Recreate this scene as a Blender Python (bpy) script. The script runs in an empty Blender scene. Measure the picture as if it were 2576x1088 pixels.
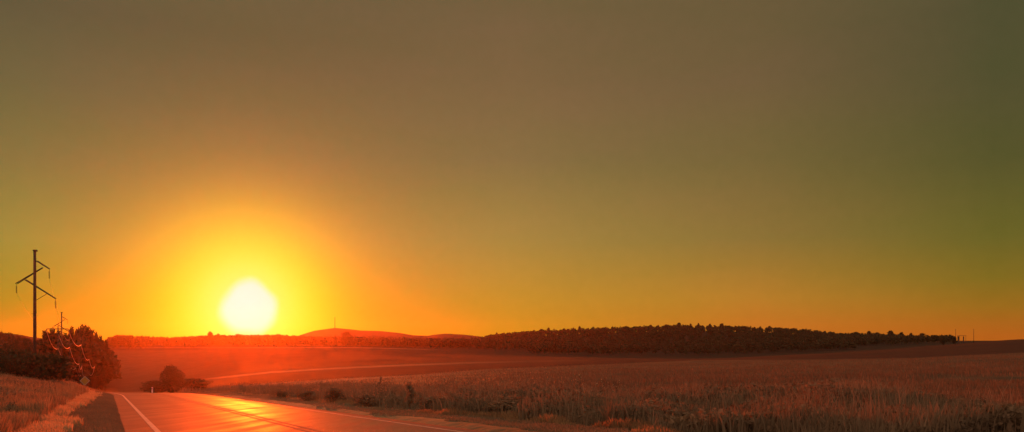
import bpy, bmesh, math, random
import numpy as np
from mathutils import Vector, Matrix

random.seed(7)
RNG = np.random.default_rng(11)
SC = bpy.context.scene
COL = SC.collection

# ------------------------------------------------------------------ camera
FPX = 2022.0            # focal length in pixels of the 2576 px wide view
HROW = 860.0            # row of eye level
EYE = 1.3               # the camera rides in a car
cam_d = bpy.data.cameras.new('camera')
cam = bpy.data.objects.new('camera', cam_d); COL.objects.link(cam)
cam.location = (0, 0, 0); cam.rotation_euler = (math.radians(90), 0, 0)
cam_d.sensor_width = 36.0; cam_d.sensor_fit = 'HORIZONTAL'
cam_d.lens = 36.0 * FPX / 2576.0
cam_d.shift_y = (HROW - 544.0) / 2576.0
cam_d.clip_start = 0.1; cam_d.clip_end = 30000
SC.camera = cam
SC.view_settings.view_transform = 'Standard'
SC.view_settings.look = 'None'
SC.view_settings.exposure = 0.0
SC.view_settings.gamma = 1.0
SC.cycles.max_bounces = 6
SC.cycles.volume_bounces = 0
SC.cycles.transparent_max_bounces = 8
SC.cycles.use_denoising = True

# ------------------------------------------------------------------ sun + sky
SUN_PX, SUN_ROW = 620.0, 774.0
sdir = Vector(((SUN_PX - 1288) / FPX, 1.0, (HROW - SUN_ROW) / FPX)).normalized()
SUN_EL = math.asin(sdir.z); SUN_AZ = math.atan2(sdir.x, sdir.y)
sl = bpy.data.lights.new('sun', 'SUN'); sl.energy = 5.0; sl.angle = math.radians(0.6)
sl.color = (1.0, 0.07, 0.004)
so = bpy.data.objects.new('sun', sl); COL.objects.link(so)
so.rotation_euler = sdir.to_track_quat('Z', 'Y').to_euler()

def s2l(c):
    return tuple(((v / 255.0) / 12.92 if v <= 10 else (((v / 255.0) + 0.055) / 1.055) ** 2.4) for v in c)

W = bpy.data.worlds.new('World'); SC.world = W; W.use_nodes = True
nt = W.node_tree; N = nt.nodes; L = nt.links; N.clear()
def nd(t, **kw):
    n = N.new(t)
    for k, v in kw.items(): setattr(n, k, v)
    return n
def mth(op, a, b=None, c=None, clamp=False):
    n = N.new('ShaderNodeMath'); n.operation = op; n.use_clamp = clamp
    for i, v in enumerate((a, b, c)):
        if v is None: continue
        if isinstance(v, (int, float)): n.inputs[i].default_value = v
        else: L.new(v, n.inputs[i])
    return n.outputs[0]
tc = nd('ShaderNodeTexCoord'); D = tc.outputs['Generated']
sep = nd('ShaderNodeSeparateXYZ'); L.new(D, sep.inputs[0])
X, Y, Z = sep.outputs
hyp = mth('SQRT', mth('ADD', mth('MULTIPLY', X, X), mth('MULTIPLY', Y, Y)))
tanel = mth('DIVIDE', Z, mth('MAXIMUM', hyp, 0.01))
az = mth('ARCTAN2', X, Y)
EMAX = 1.2
def ramp(stops, px):
    """elevation gradient of the dusk sky in one compass direction"""
    r = nd('ShaderNodeValToRGB'); cr = r.color_ramp; cr.interpolation = 'EASE' if False else 'LINEAR'
    t = (px - 1288) / FPX; k = math.sqrt(1 + t * t)
    pts = sorted([((HROW - row) / FPX / k / EMAX, s2l(c)) for row, c in stops])
    pts.append((0.62, (0.26, 0.17, 0.10))); pts.append((1.0, (0.55, 0.36, 0.27)))  # unseen sky towards the zenith, brightened as added fill for the land
    while len(cr.elements) < len(pts): cr.elements.new(0.5)
    for e, (p, c) in zip(cr.elements, pts): e.position = max(0, p); e.color = (*c, 1)
    L.new(mth('DIVIDE', tanel, EMAX), r.inputs[0])
    return r.outputs[0]
SKY = {
 -1500: [(0,(84,72,50)),(400,(110,88,55)),(700,(150,110,45)),(850,(170,105,30))],
    50: [(0,(90,84,58)),(200,(102,96,62)),(400,(118,111,62)),(600,(132,134,58)),(750,(124,135,34)),(850,(130,130,22))],
  1288: [(0,(110,91,61)),(200,(120,96,64)),(400,(128,107,66)),(600,(156,130,64)),(750,(180,140,44)),(850,(185,143,24))],
  1900: [(0,(102,87,56)),(200,(108,90,58)),(400,(115,98,56)),(600,(136,112,54)),(750,(180,126,42)),(850,(200,114,30))],
  2500: [(0,(78,76,48)),(200,(79,77,46)),(400,(84,82,42)),(600,(104,98,38)),(700,(126,106,32)),(770,(152,108,28)),(850,(184,98,24))],
  5200: [(0,(62,64,44)),(400,(66,68,42)),(700,(84,72,36)),(850,(100,70,28))],
}
keys = sorted(SKY)
cur = ramp(SKY[keys[0]], keys[0])
for a, b in zip(keys[:-1], keys[1:]):
    mr = nd('ShaderNodeMapRange'); mr.interpolation_type = 'SMOOTHSTEP' if abs(b-a) > 2000 else 'LINEAR'
    L.new(az, mr.inputs['Value'])
    mr.inputs['From Min'].default_value = math.atan((a - 1288) / FPX)
    mr.inputs['From Max'].default_value = math.atan((b - 1288) / FPX)
    mx = nd('ShaderNodeMix', data_type='RGBA'); L.new(mr.outputs[0], mx.inputs[0])
    L.new(cur, mx.inputs[6]); L.new(ramp(SKY[b], b), mx.inputs[7]); cur = mx.outputs[2]
# the sky opposite the setting sun, out of view, brightened to fill dark ground
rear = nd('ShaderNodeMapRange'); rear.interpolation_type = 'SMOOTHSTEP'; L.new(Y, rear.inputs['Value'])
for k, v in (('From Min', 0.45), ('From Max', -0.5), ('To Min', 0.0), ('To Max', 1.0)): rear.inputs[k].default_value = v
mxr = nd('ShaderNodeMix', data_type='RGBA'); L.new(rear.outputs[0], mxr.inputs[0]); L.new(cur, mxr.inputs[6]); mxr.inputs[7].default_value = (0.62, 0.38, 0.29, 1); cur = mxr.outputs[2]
# the sun's own glow in the air
vm = nd('ShaderNodeVectorMath', operation='DOT_PRODUCT'); L.new(D, vm.inputs[0]); vm.inputs[1].default_value = sdir
th = mth('MULTIPLY', mth('ARCCOSINE', mth('MINIMUM', vm.outputs['Value'], 1.0)), 180 / math.pi)
e1 = mth('EXPONENT', mth('DIVIDE', th, -2.5))
e2 = mth('EXPONENT', mth('MULTIPLY', mth('MULTIPLY', th, th), -1 / 16.0))
core = nd('ShaderNodeMapRange'); core.interpolation_type = 'SMOOTHSTEP'
nz4 = nd('ShaderNodeTexNoise'); nz4.inputs['Scale'].default_value = 22.0; nz4.inputs['Detail'].default_value = 1.0; L.new(D, nz4.inputs['Vector'])
L.new(mth('ADD', th, mth('MULTIPLY', mth('SUBTRACT', nz4.outputs[0], 0.5), 1.7)), core.inputs['Value'])
for k, v in (('From Min', 1.25), ('From Max', 2.25), ('To Min', 1.0), ('To Max', 0.0)): core.inputs[k].default_value = v
core = core.outputs[0]
sb = nd('ShaderNodeSeparateColor'); L.new(cur, sb.inputs[0])
nz = nd('ShaderNodeTexNoise'); nz.inputs['Scale'].default_value = 5.0; nz.inputs['Detail'].default_value = 6.0
L.new(D, nz.inputs['Vector'])
mp_ = nd('ShaderNodeMapping'); mp_.inputs['Scale'].default_value = (1.6, 1.6, 5.0); mp_.inputs['Rotation'].default_value = (0.15, 0.2, 0); L.new(D, mp_.inputs[0])
nz2 = nd('ShaderNodeTexNoise'); nz2.inputs['Scale'].default_value = 2.2; nz2.inputs['Detail'].default_value = 9.0; nz2.inputs['Roughness'].default_value = 0.62; L.new(mp_.outputs[0], nz2.inputs['Vector'])
nz3 = nd('ShaderNodeTexNoise'); nz3.inputs['Scale'].default_value = 90.0; nz3.inputs['Detail'].default_value = 4.0; L.new(D, nz3.inputs['Vector'])
mot = mth('ADD', 0.80, mth('ADD', mth('MULTIPLY', nz2.outputs[0], 0.29), mth('MULTIPLY', nz3.outputs[0], 0.11)))
motg = mth('ADD', 0.93, mth('ADD', mth('MULTIPLY', nz.outputs[0], 0.05), mth('MULTIPLY', nz3.outputs[0], 0.09)))
R = mth('ADD', mth('MULTIPLY', sb.outputs[0], mot), mth('ADD', mth('MULTIPLY', e1, 3.3), mth('MULTIPLY', e2, 0.3)))
e3 = mth('EXPONENT', mth('DIVIDE', th, -1.78))
gg = mth('MULTIPLY', mth('SUBTRACT', 1.0, mth('EXPONENT', mth('MULTIPLY', e3, -7.6 / 0.60))), 0.60)
G = mth('ADD', mth('MULTIPLY', sb.outputs[1], motg), gg)
B = mth('ADD', mth('MULTIPLY', mth('MULTIPLY', sb.outputs[2], mot), mth('SUBTRACT', 1.0, mth('MULTIPLY', e2, 0.4))), mth('ADD', mth('MULTIPLY', core, 0.56), mth('MULTIPLY', mth('EXPONENT', mth('MULTIPLY', mth('MULTIPLY', th, th), -1 / 7.0)), 0.22)))
cc = nd('ShaderNodeCombineColor'); L.new(R, cc.inputs[0]); L.new(G, cc.inputs[1]); L.new(B, cc.inputs[2])
sky = nd('ShaderNodeTexSky'); sky.sky_type = 'NISHITA'; sky.sun_disc = False
sky.sun_elevation = SUN_EL; sky.sun_rotation = SUN_AZ; sky.dust_density = 4.0
tint = nd('ShaderNodeMix', data_type='RGBA', blend_type='MULTIPLY'); tint.inputs[0].default_value = 1.0
L.new(sky.outputs[0], tint.inputs[6]); tint.inputs[7].default_value = (0.5, 0.35, 0.1, 1)
bg1 = nd('ShaderNodeBackground'); L.new(tint.outputs[2], bg1.inputs[0]); bg1.inputs[1].default_value = 0.008
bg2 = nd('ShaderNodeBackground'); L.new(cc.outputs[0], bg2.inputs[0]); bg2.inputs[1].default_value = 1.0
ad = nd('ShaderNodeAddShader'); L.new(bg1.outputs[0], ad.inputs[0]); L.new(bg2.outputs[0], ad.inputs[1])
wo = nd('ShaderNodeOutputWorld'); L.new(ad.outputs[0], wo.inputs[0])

# ------------------------------------------------------------------ helpers
def tag(o, label=None, cat=None, group=None, kind=None):
    if label: o['label'] = label
    if cat: o['category'] = cat
    if group: o['group'] = group
    if kind: o['kind'] = kind
    return o
def empty(name, loc=(0, 0, 0), rz=0.0):
    o = bpy.data.objects.new(name, None); COL.objects.link(o); o.location = loc; o.rotation_euler = (0, 0, rz)
    o.empty_display_size = 0.3
    return o
def mesh_np(name, V, F, mat, parent=None, smooth=False, attrs=None):
    """V (n,3); F (m,k) all faces with k corners"""
    V = np.asarray(V, dtype=np.float32); F = np.asarray(F, dtype=np.int32)
    me = bpy.data.meshes.new(name); me.vertices.add(len(V)); me.vertices.foreach_set('co', V.ravel())
    m, k = F.shape
    me.loops.add(m * k); me.loops.foreach_set('vertex_index', F.ravel())
    me.polygons.add(m); me.polygons.foreach_set('loop_start', np.arange(0, m * k, k, dtype=np.int32))
    me.polygons.foreach_set('loop_total', np.full(m, k, dtype=np.int32))
    me.update(calc_edges=True)
    if smooth: me.polygons.foreach_set('use_smooth', np.ones(m, dtype=bool))
    for an, av in (attrs or {}).items():
        at = me.attributes.new(an, 'FLOAT', 'POINT'); at.data.foreach_set('value', np.asarray(av, dtype=np.float32))
    me.materials.append(mat)
    o = bpy.data.objects.new(name, me); COL.objects.link(o)
    if parent: o.parent = parent
    return o
class MB:
    def __init__(s): s.v = []; s.f = []
    def box(s, c, d, rot=None):
        c = Vector(c); n = len(s.v)
        for i in (-1, 1):
            for j in (-1, 1):
                for k in (-1, 1):
                    p = Vector((i * d[0] / 2, j * d[1] / 2, k * d[2] / 2))
                    if rot: p = rot @ p
                    s.v.append(tuple(c + p))
        s.f += [tuple(n + q for q in f) for f in ((0,1,3,2),(4,6,7,5),(0,4,5,1),(2,3,7,6),(0,2,6,4),(1,5,7,3))]
    def tube(s, pts, radii, n=8, cap=True):
        pts = [Vector(p) for p in pts]; base = len(s.v)
        for i, p in enumerate(pts):
            d = (pts[min(i + 1, len(pts) - 1)] - pts[max(i - 1, 0)]).normalized()
            a = d.cross(Vector((0, 0, 1)) if abs(d.z) < 0.9 else Vector((1, 0, 0))).normalized(); b = d.cross(a)
            r = radii[i] if hasattr(radii, '__len__') else radii
            for k in range(n):
                t = 2 * math.pi * k / n
                s.v.append(tuple(p + a * r * math.cos(t) + b * r * math.sin(t)))
        for i in range(len(pts) - 1):
            for k in range(n):
                q = base + i * n
                s.f.append((q + k, q + (k + 1) % n, q + n + (k + 1) % n, q + n + k))
        if cap:
            s.f.append(tuple(base + k for k in range(n))[::-1])
            s.f.append(tuple(base + (len(pts) - 1) * n + k for k in range(n)))
    def bar(s, a, b, w): s.tube([a, b], w / 2 * 1.25, 4)
    def build(s, name, mat, parent=None, smooth=False):
        me = bpy.data.meshes.new(name); me.from_pydata(s.v, [], s.f); me.materials.append(mat)
        bm = bmesh.new(); bm.from_mesh(me); bmesh.ops.recalc_face_normals(bm, faces=bm.faces); bm.to_mesh(me); bm.free()
        if smooth:
            for p in me.polygons: p.use_smooth = True
        o = bpy.data.objects.new(name, me); COL.objects.link(o)
        if parent: o.parent = parent
        return o
def copy_tree(root, parent=None):
    c = root.copy(); COL.objects.link(c); c.parent = parent
    for ch in root.children: copy_tree(ch, c)
    return c

# ------------------------------------------------------------------ materials
def mat(name, col, rough=0.85, col2=None, scale=1.0, metal=0.0, detail=6.0, transl=0.0, attr=None, bump=0.0, spec=0.3, attrcols=None):
    m = bpy.data.materials.new(name); m.use_nodes = True
    t = m.node_tree; n = t.nodes; l = t.links; p = n['Principled BSDF']; out = n['Material Output']
    p.inputs['Roughness'].default_value = rough; p.inputs['Metallic'].default_value = metal
    p.inputs['Specular IOR Level'].default_value = spec
    base = None
    if col2 is not None:
        tcn = n.new('ShaderNodeTexCoord'); nz = n.new('ShaderNodeTexNoise')
        nz.inputs['Scale'].default_value = scale; nz.inputs['Detail'].default_value = detail
        l.new(tcn.outputs['Object'], nz.inputs['Vector'])
        r = n.new('ShaderNodeValToRGB'); r.color_ramp.elements[0].position = 0.33; r.color_ramp.elements[1].position = 0.67
        r.color_ramp.elements[0].color = (*col, 1); r.color_ramp.elements[1].color = (*col2, 1)
        l.new(nz.outputs[0], r.inputs[0]); base = r.outputs[0]
    if attr:
        a = n.new('ShaderNodeAttribute'); a.attribute_name = attr
        r = n.new('ShaderNodeValToRGB'); els = r.color_ramp.elements
        while len(els) < len(attrcols): els.new(0.5)
        for i, c in enumerate(attrcols): els[i].position = i / (len(attrcols) - 1); els[i].color = (*c, 1)
        l.new(a.outputs['Fac'], r.inputs[0]); base = r.outputs[0]
    if base is not None: l.new(base, p.inputs['Base Color'])
    else: p.inputs['Base Color'].default_value = (*col, 1)
    if bump:
        tcn = n.new('ShaderNodeTexCoord'); nb = n.new('ShaderNodeTexNoise'); nb.inputs['Scale'].default_value = scale * 3
        l.new(tcn.outputs['Object'], nb.inputs['Vector'])
        b = n.new('ShaderNodeBump'); b.inputs['Strength'].default_value = bump; l.new(nb.outputs[0], b.inputs['Height'])
        l.new(b.outputs[0], p.inputs['Normal'])
    if transl:
        tr = n.new('ShaderNodeBsdfTranslucent')
        if base is not None: l.new(base, tr.inputs['Color'])
        else: tr.inputs['Color'].default_value = (*col, 1)
        mx = n.new('ShaderNodeMixShader'); mx.inputs[0].default_value = transl
        l.new(p.outputs[0], mx.inputs[1]); l.new(tr.outputs[0], mx.inputs[2]); l.new(mx.outputs[0], out.inputs[0])
    return m
M = {}
M['bark'] = mat('bark', (0.05, 0.035, 0.025), 0.9, (0.09, 0.065, 0.045), 8)
M['leaf'] = mat('dark_foliage', None, 0.8, transl=0.08, attr='tint', attrcols=[(0.04, 0.042, 0.022), (0.055, 0.055, 0.028), (0.08, 0.07, 0.035)], spec=0.1)
M['leaf_near'] = mat('shrub_foliage', None, 0.75, transl=0.3, attr='tint', attrcols=[(0.17, 0.125, 0.075), (0.23, 0.16, 0.09), (0.29, 0.19, 0.10)], spec=0.1)
M['drygrass'] = mat('dry_grass', None, 0.8, transl=0.6, attr='tint', attrcols=[(0.26, 0.16, 0.08), (0.48, 0.30, 0.15), (0.70, 0.50, 0.28)], spec=0.15)
M['fieldgrass'] = mat('field_grass', None, 0.9, transl=0.3, attr='tint', attrcols=[(0.13, 0.085, 0.05), (0.22, 0.14, 0.08), (0.36, 0.25, 0.15)], spec=0.1)
M['bankgrass'] = mat('bank_grass_blades', None, 0.85, transl=0.45, attr='tint', attrcols=[(0.20, 0.11, 0.06), (0.34, 0.20, 0.10), (0.50, 0.33, 0.17)], spec=0.1)
M['weed'] = mat('dark_weeds', None, 0.85, transl=0.3, attr='tint', attrcols=[(0.18, 0.14, 0.085), (0.28, 0.20, 0.115), (0.42, 0.29, 0.16)], spec=0.1)
M['seed'] = mat('seed_head', (0.55, 0.42, 0.22), 0.6, transl=0.5)
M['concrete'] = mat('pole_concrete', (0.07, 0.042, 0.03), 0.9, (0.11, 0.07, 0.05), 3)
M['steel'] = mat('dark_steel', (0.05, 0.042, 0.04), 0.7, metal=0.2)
M['porcelain'] = mat('insulator_porcelain', (0.08, 0.045, 0.035), 0.7)
M['wire'] = mat('aluminium_wire', (0.6, 0.5, 0.4), 0.55, metal=0.8)
M['signyellow'] = mat('sign_yellow', (0.40, 0.20, 0.03), 0.6)
M['signwhite'] = mat('sign_white', (0.42, 0.34, 0.24), 0.6)
M['signblack'] = mat('sign_black', (0.03, 0.03, 0.03), 0.5)
M['white'] = mat('white_paint', (0.78, 0.76, 0.72), 0.7, (0.6, 0.57, 0.52), 5)
M['wood'] = mat('weathered_wood', (0.05, 0.04, 0.03), 0.9, (0.08, 0.06, 0.05), 6)
M['roofmetal'] = mat('sheet_metal', (0.09, 0.075, 0.06), 0.8, metal=0.1)

# ------------------------------------------------------------------ terrain height
PXC = np.array([-700, 0, 90, 160, 240, 330, 450, 620, 850, 1100, 1400, 1800, 2200, 2576, 3300], float)
TAB = {
 8:   [None]*15,
 20:  [None]*15,
 35:  [1012,1028,1031,1034,None,None,None,None,None,None,1030,1024,1018,1014,1005],
 60:  [955,980,990,998,None,None,None,None,1003,998,990,980,974,968,950],
 100: [905,948,960,977,986,None,None,985,975,962,950,945,938,930,915],
 150: [882,930,944,968,990,998,998,984,962,944,932,928,918,906,895],
 220: [868,902,926,964,990,1001,999,971,944,928,916,914,904,889,882],
 300: [858,872,897,950,986,998,990,952,931,918,907,909,896,878,872],
 400: [852,850,874,946,988,990,975,938,918,908,904,905,888,867,866],
 550: [846,839,852,938,980,970,945,918,904,900,902,906,886,857,858],
 700: [845,836.5,839,900,945,940,920,900,892,892,900,904,884,852,855],
 900: [848,842,843,870,903,903,893,880,878,882,893,895,878,855,856],
 1100:[850,846,847,858,873,875,873,872,874,878,886,882,868,858,858],
 1400:[853,850,850,856,863,864,864,864,866,868,868,864,862,859,859],
 1800:[855,853,853,857,862,862,862,862,862,863,862,860,860,860,860],
 2600:[857,856,856,858,859,860,860,860,860,860,860,860,860,861,861],
 5200:[858,858,858,858,858,858,858,858,858,858,858,858,858,860,860],
}
YS = np.array(sorted(TAB), float)
Dt = np.array([[0.0 if r is None else r - 960 - 2629.0 / y for r in TAB[int(y)]] for y in YS])
LG = np.linspace(math.log(8), math.log(5200), 520); PG = np.linspace(-700, 3300, 401)
tmp = np.array([np.interp(LG, np.log(YS), Dt[:, j]) for j in range(len(PXC))])
D2 = np.array([np.interp(PG, PXC, tmp[:, i]) for i in range(len(LG))])
def gsm(A, sig, axis):
    r = int(sig * 3); k = np.exp(-0.5 * (np.arange(-r, r + 1) / sig) ** 2); k /= k.sum()
    P = np.pad(A, [(r, r) if a == axis else (0, 0) for a in (0, 1)], mode='edge')
    return np.apply_along_axis(lambda v: np.convolve(v, k, 'valid'), axis, P)
D2 = gsm(gsm(D2, 8, 0), 5, 1)
RIDGE_PX = np.array([1180,1210,1250,1350,1450,1600,1700,1830,1950,2050,2110,2200,2300,2400,2480], float)
RIDGE_RW = np.array([866,862,854,846,841,836,832,834,838,844,853,853,860,863,866], float)
FAR_PX = np.array([700,745,790,842,880,905,960,1010,1040,1075,1090,1120,1160,1210,1260], float)
FAR_RW = np.array([858,847,833,825.5,829,832,834,839,844,845.5,843,839.5,842,847,858], float)
def gridnoise(seed, n=257):
    r = np.random.default_rng(seed); return r.random((n, n)) * 2 - 1
GN = gridnoise(3)
def vnoise(x, y, s):
    u = np.asarray(x) / s; v = np.asarray(y) / s
    i = np.floor(u).astype(int); j = np.floor(v).astype(int); fu = u - i; fv = v - j
    fu = fu * fu * (3 - 2 * fu); fv = fv * fv * (3 - 2 * fv)
    g = lambda a, b: GN[a % 257, b % 257]
    return (g(i, j) * (1 - fu) + g(i + 1, j) * fu) * (1 - fv) + (g(i, j + 1) * (1 - fu) + g(i + 1, j + 1) * fu) * fv
TH = math.radians(26.6); CT, ST = math.cos(TH), math.sin(TH)
def road_xc(y):
    y = np.asarray(y, float); return 5.32 - 0.501 * y - 0.0025 * np.clip(y - 75, 0, 30) ** 2 - 0.02 * np.maximum(y - 105, 0)
def road_off(x, y):
    return (np.asarray(x) - road_xc(y)) * CT
def H0(x, y):
    x = np.asarray(x, float); y = np.asarray(y, float)
    r = np.hypot(x, y); azm = np.arctan2(x, y)
    A = math.radians(46)
    a2 = np.clip(azm, -A, A)
    yy = np.where(np.abs(azm) <= A, y, r * math.cos(A))
    px = 1288 + FPX * np.tan(a2)
    def look(px, yy):
        u = np.clip((np.log(np.maximum(yy, 8)) - LG[0]) / (LG[1] - LG[0]), 0, len(LG) - 1.001)
        v = np.clip((px - PG[0]) / (PG[1] - PG[0]), 0, len(PG) - 1.001)
        i = u.astype(int); j = v.astype(int); fu = u - i; fv = v - j
        d = (D2[i, j] * (1 - fv) + D2[i, j + 1] * fv) * (1 - fu) + (D2[i + 1, j] * (1 - fv) + D2[i + 1, j + 1] * fv) * fu
        return -EYE - 0.0495 * yy - d * yy / FPX
    z = look(px, yy)
    # behind the camera: blend the two sides
    w = np.clip((np.abs(azm) - A) / (math.pi - A), 0, 1)
    zb = -EYE - 0.0 * r
    z = z * (1 - w) + zb * w
    zr = (HROW - np.interp(px, RIDGE_PX, RIDGE_RW)) / FPX * 1600
    z = z + np.maximum(zr - z, 0) * np.where(yy > 1600, np.exp(-((yy - 1600) / 260) ** 2), np.exp(-((yy - 1600) / 330) ** 2))
    zf = (HROW - np.interp(px, FAR_PX, FAR_RW)) / FPX * 2200
    z = z + np.maximum(zf - z, 0) * np.exp(-((yy - 2200) / 300) ** 2)
    return z
def H(x, y):
    z = H0(x, y)
    o = np.abs(road_off(x, y)); y = np.asarray(y, float)
    off = np.clip((o - 5.0) / 3.0, 0, 1)
    bump = (vnoise(x, y, 1.7) * 0.05 + vnoise(x, y, 6.3) * 0.12) * np.clip(y / 30, 0.4, 1) + vnoise(x, y, 40) * np.clip((y - 60) / 400, 0, 1) * 0.6
    z = z + bump * off
    z = z - 0.14 * (1 - np.clip((o - 4.35) / 0.5, 0, 1)) * (y < 400)
    return z
def Hs(x, y): return float(H(np.array([x]), np.array([y]))[0])
def P3(px, row, Yd): return Vector(((px - 1288) / FPX * Yd, Yd, (HROW - row) / FPX * Yd))

# terrain sheet: a fan finer in front of the camera, closing all round it
azs = np.concatenate([np.arange(-180, -48, 4.0), np.arange(-48, 48.01, 0.2), np.arange(52, 180, 4.0)])
rs = np.concatenate([[0.5, 1.5, 3, 5, 7], np.exp(np.arange(math.log(8), math.log(3000), 0.0140))])
AZ, RR = np.meshgrid(np.radians(azs), rs, indexing='ij')
TX = RR * np.sin(AZ); TY = RR * np.cos(AZ); TZ = H(TX, TY)
nA, nR = TX.shape
V = np.stack([TX, TY, TZ], -1).reshape(-1, 3)
V = np.vstack([V, [[0, 0, -EYE]]]); cidx = len(V) - 1
ii, jj = np.meshgrid(np.arange(nA), np.arange(nR - 1), indexing='ij')
i2 = (ii + 1) % nA
F = np.stack([ii * nR + jj, ii * nR + jj + 1, i2 * nR + jj + 1, i2 * nR + jj], -1).reshape(-1, 4)
# which crop grows where: 0 dark growth, 1 pale stubble
def ss(x): x = np.clip(x, 0, 1); return x * x * (3 - 2 * x)
def landuse(x, y, z):
    px = 1288 + FPX * np.clip(x / np.maximum(y, 1), -1.3, 1.3)
    row = HROW - FPX * z / np.maximum(y, 1)
    L1 = np.interp(px, [540, 681, 872, 1024, 1221, 1316, 1499, 1750, 2100, 2300, 2576, 3000], [975, 963, 951, 944, 929, 925, 917, 906, 903, 900, 886, 875])
    L2 = np.interp(px, [400, 540, 681, 850, 999, 1200, 1400, 1700], [962, 949, 934, 924, 917, 910, 905.5, 903])
    L3 = np.interp(px, [150, 450, 900, 1090], [876, 874, 874, 879])
    m = (0.26 + 0.46 * ss((1600 - px) / 900)) * ss((row - L1) / 2.5) * ss((px - 480) / 120) * (0.75 + 0.25 * vnoise(x, y, 14))
    m = np.maximum(m, 0.6 * ss((1600 - px) / 900) * ss(1 - np.abs(row - L2 - 3.0) / 3.6) * ss((px - 480) / 80) * ss((1750 - px) / 300) * (y > 60))
    m = np.maximum(m, 0.45 * ss(1 - np.abs(row - L3 - 1) / 2.2) * ss((px - 120) / 150) * ss((1130 - px) / 120) * (y > 500) * (0.7 + 0.5 * vnoise(x, y, 90)))
    m = np.maximum(m, 0.12 * ss((row - L3 - 4) / 6) * ss((620 - px) / 200) * ss((px - 230) / 60) * (y > 300))
    # left bank of dry grass
    m = np.maximum(m, 0.35 * ss((330 - px) / 80) * ss((130 - y) / 40) * (0.8 + 0.6 * vnoise(x, y, 5)))
    return np.clip(m, 0, 1)
lu = np.append(landuse(TX, TY, TZ).ravel(), 0.3)
gm = mat('ground_soil', None, 0.95, attr='crop', attrcols=[(0.034, 0.022, 0.013), (0.20, 0.14, 0.07), (0.5, 0.36, 0.2)], spec=0.1)
t = gm.node_tree; n = t.nodes; l = t.links
ramp_node = [q for q in n if q.bl_idname == 'ShaderNodeValToRGB'][0]
tcn = n.new('ShaderNodeTexCoord'); mpn = n.new('ShaderNodeMapping'); mpn.inputs['Scale'].default_value = (1, 1, 1); mpn.inputs['Rotation'].default_value = (0, 0, 0.4)
l.new(tcn.outputs['Object'], mpn.inputs[0])
n1 = n.new('ShaderNodeTexNoise'); n1.inputs['Scale'].default_value = 0.12; n1.inputs['Detail'].default_value = 12; l.new(mpn.outputs[0], n1.inputs['Vector'])
n2 = n.new('ShaderNodeTexNoise'); n2.inputs['Scale'].default_value = 1.6; n2.inputs['Detail'].default_value = 8; l.new(mpn.outputs[0], n2.inputs['Vector'])
mm = n.new('ShaderNodeMath'); mm.operation = 'MULTIPLY_ADD'; l.new(n1.outputs[0], mm.inputs[0]); mm.inputs[1].default_value = 1.1; mm.inputs[2].default_value = 0.0
ma = n.new('ShaderNodeMath'); ma.operation = 'MULTIPLY_ADD'; l.new(n2.outputs[0], ma.inputs[0]); ma.inputs[1].default_value = 0.9; l.new(mm.outputs[0], ma.inputs[2])
mxc = n.new('ShaderNodeMix'); mxc.data_type = 'RGBA'; mxc.blend_type = 'MULTIPLY'; mxc.inputs[0].default_value = 1
l.new(ramp_node.outputs[0], mxc.inputs[6]); l.new(ma.outputs[0], mxc.inputs[7]); l.new(mxc.outputs[2], n['Principled BSDF'].inputs['Base Color'])
bn = n.new('ShaderNodeBump'); bn.inputs['Strength'].default_value = 0.6; bn.inputs['Distance'].default_value = 0.15; l.new(n2.outputs[0], bn.inputs['Height']); l.new(bn.outputs[0], n['Principled BSDF'].inputs['Normal'])
F3 = np.array([[((i + 1) % nA) * nR, i * nR, cidx] for i in range(nA)])
ter = mesh_np('ground', V, F, gm, smooth=True, attrs={'crop': lu})
bm = bmesh.new(); bm.from_mesh(ter.data); bm.verts.ensure_lookup_table()
for a, b, c in F3:
    bm.faces.new((bm.verts[a], bm.verts[b], bm.verts[c]))
bmesh.ops.recalc_face_normals(bm, faces=bm.faces); bm.to_mesh(ter.data); bm.free()
if ter.data.polygons[1000].normal.z < 0: ter.data.flip_normals()
tag(ter, kind='structure')

# ------------------------------------------------------------------ road
def strip(name, o0, o1, y0, y1, dz, m, nseg=0, step=1.0, wob=0.0, kind='structure', nw=1):
    ys = np.arange(y0, y1 + 0.01, step); V = []; F = []
    for i, yy in enumerate(ys):
        xc = float(road_xc(yy))
        for k in range(nw + 1):
            a, b = o0, o1
            if wob:
                a = o0 + wob * float(vnoise(yy, o0 * 7.0, 1.3)); b = o1 + wob * float(vnoise(yy, o1 * 5.0 + 3, 1.3))
            o = a + (b - a) * k / nw
            x = xc + o * CT; y = yy + o * ST
            V.append((x, y, 0, o))
    V = np.array(V); z = H0(V[:, 0], V[:, 1]) + dz - 0.012 * np.abs(V[:, 3])
    P = np.stack([V[:, 0], V[:, 1], z], -1)
    F = [[i * (nw + 1) + k, i * (nw + 1) + k + 1, (i + 1) * (nw + 1) + k + 1, (i + 1) * (nw + 1) + k] for i in range(len(ys) - 1) for k in range(nw)]
    o = mesh_np(name, P, F, m, smooth=True, attrs={'lane': (V[:, 3] + 5) / 10})
    return tag(o, kind=kind)

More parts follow.
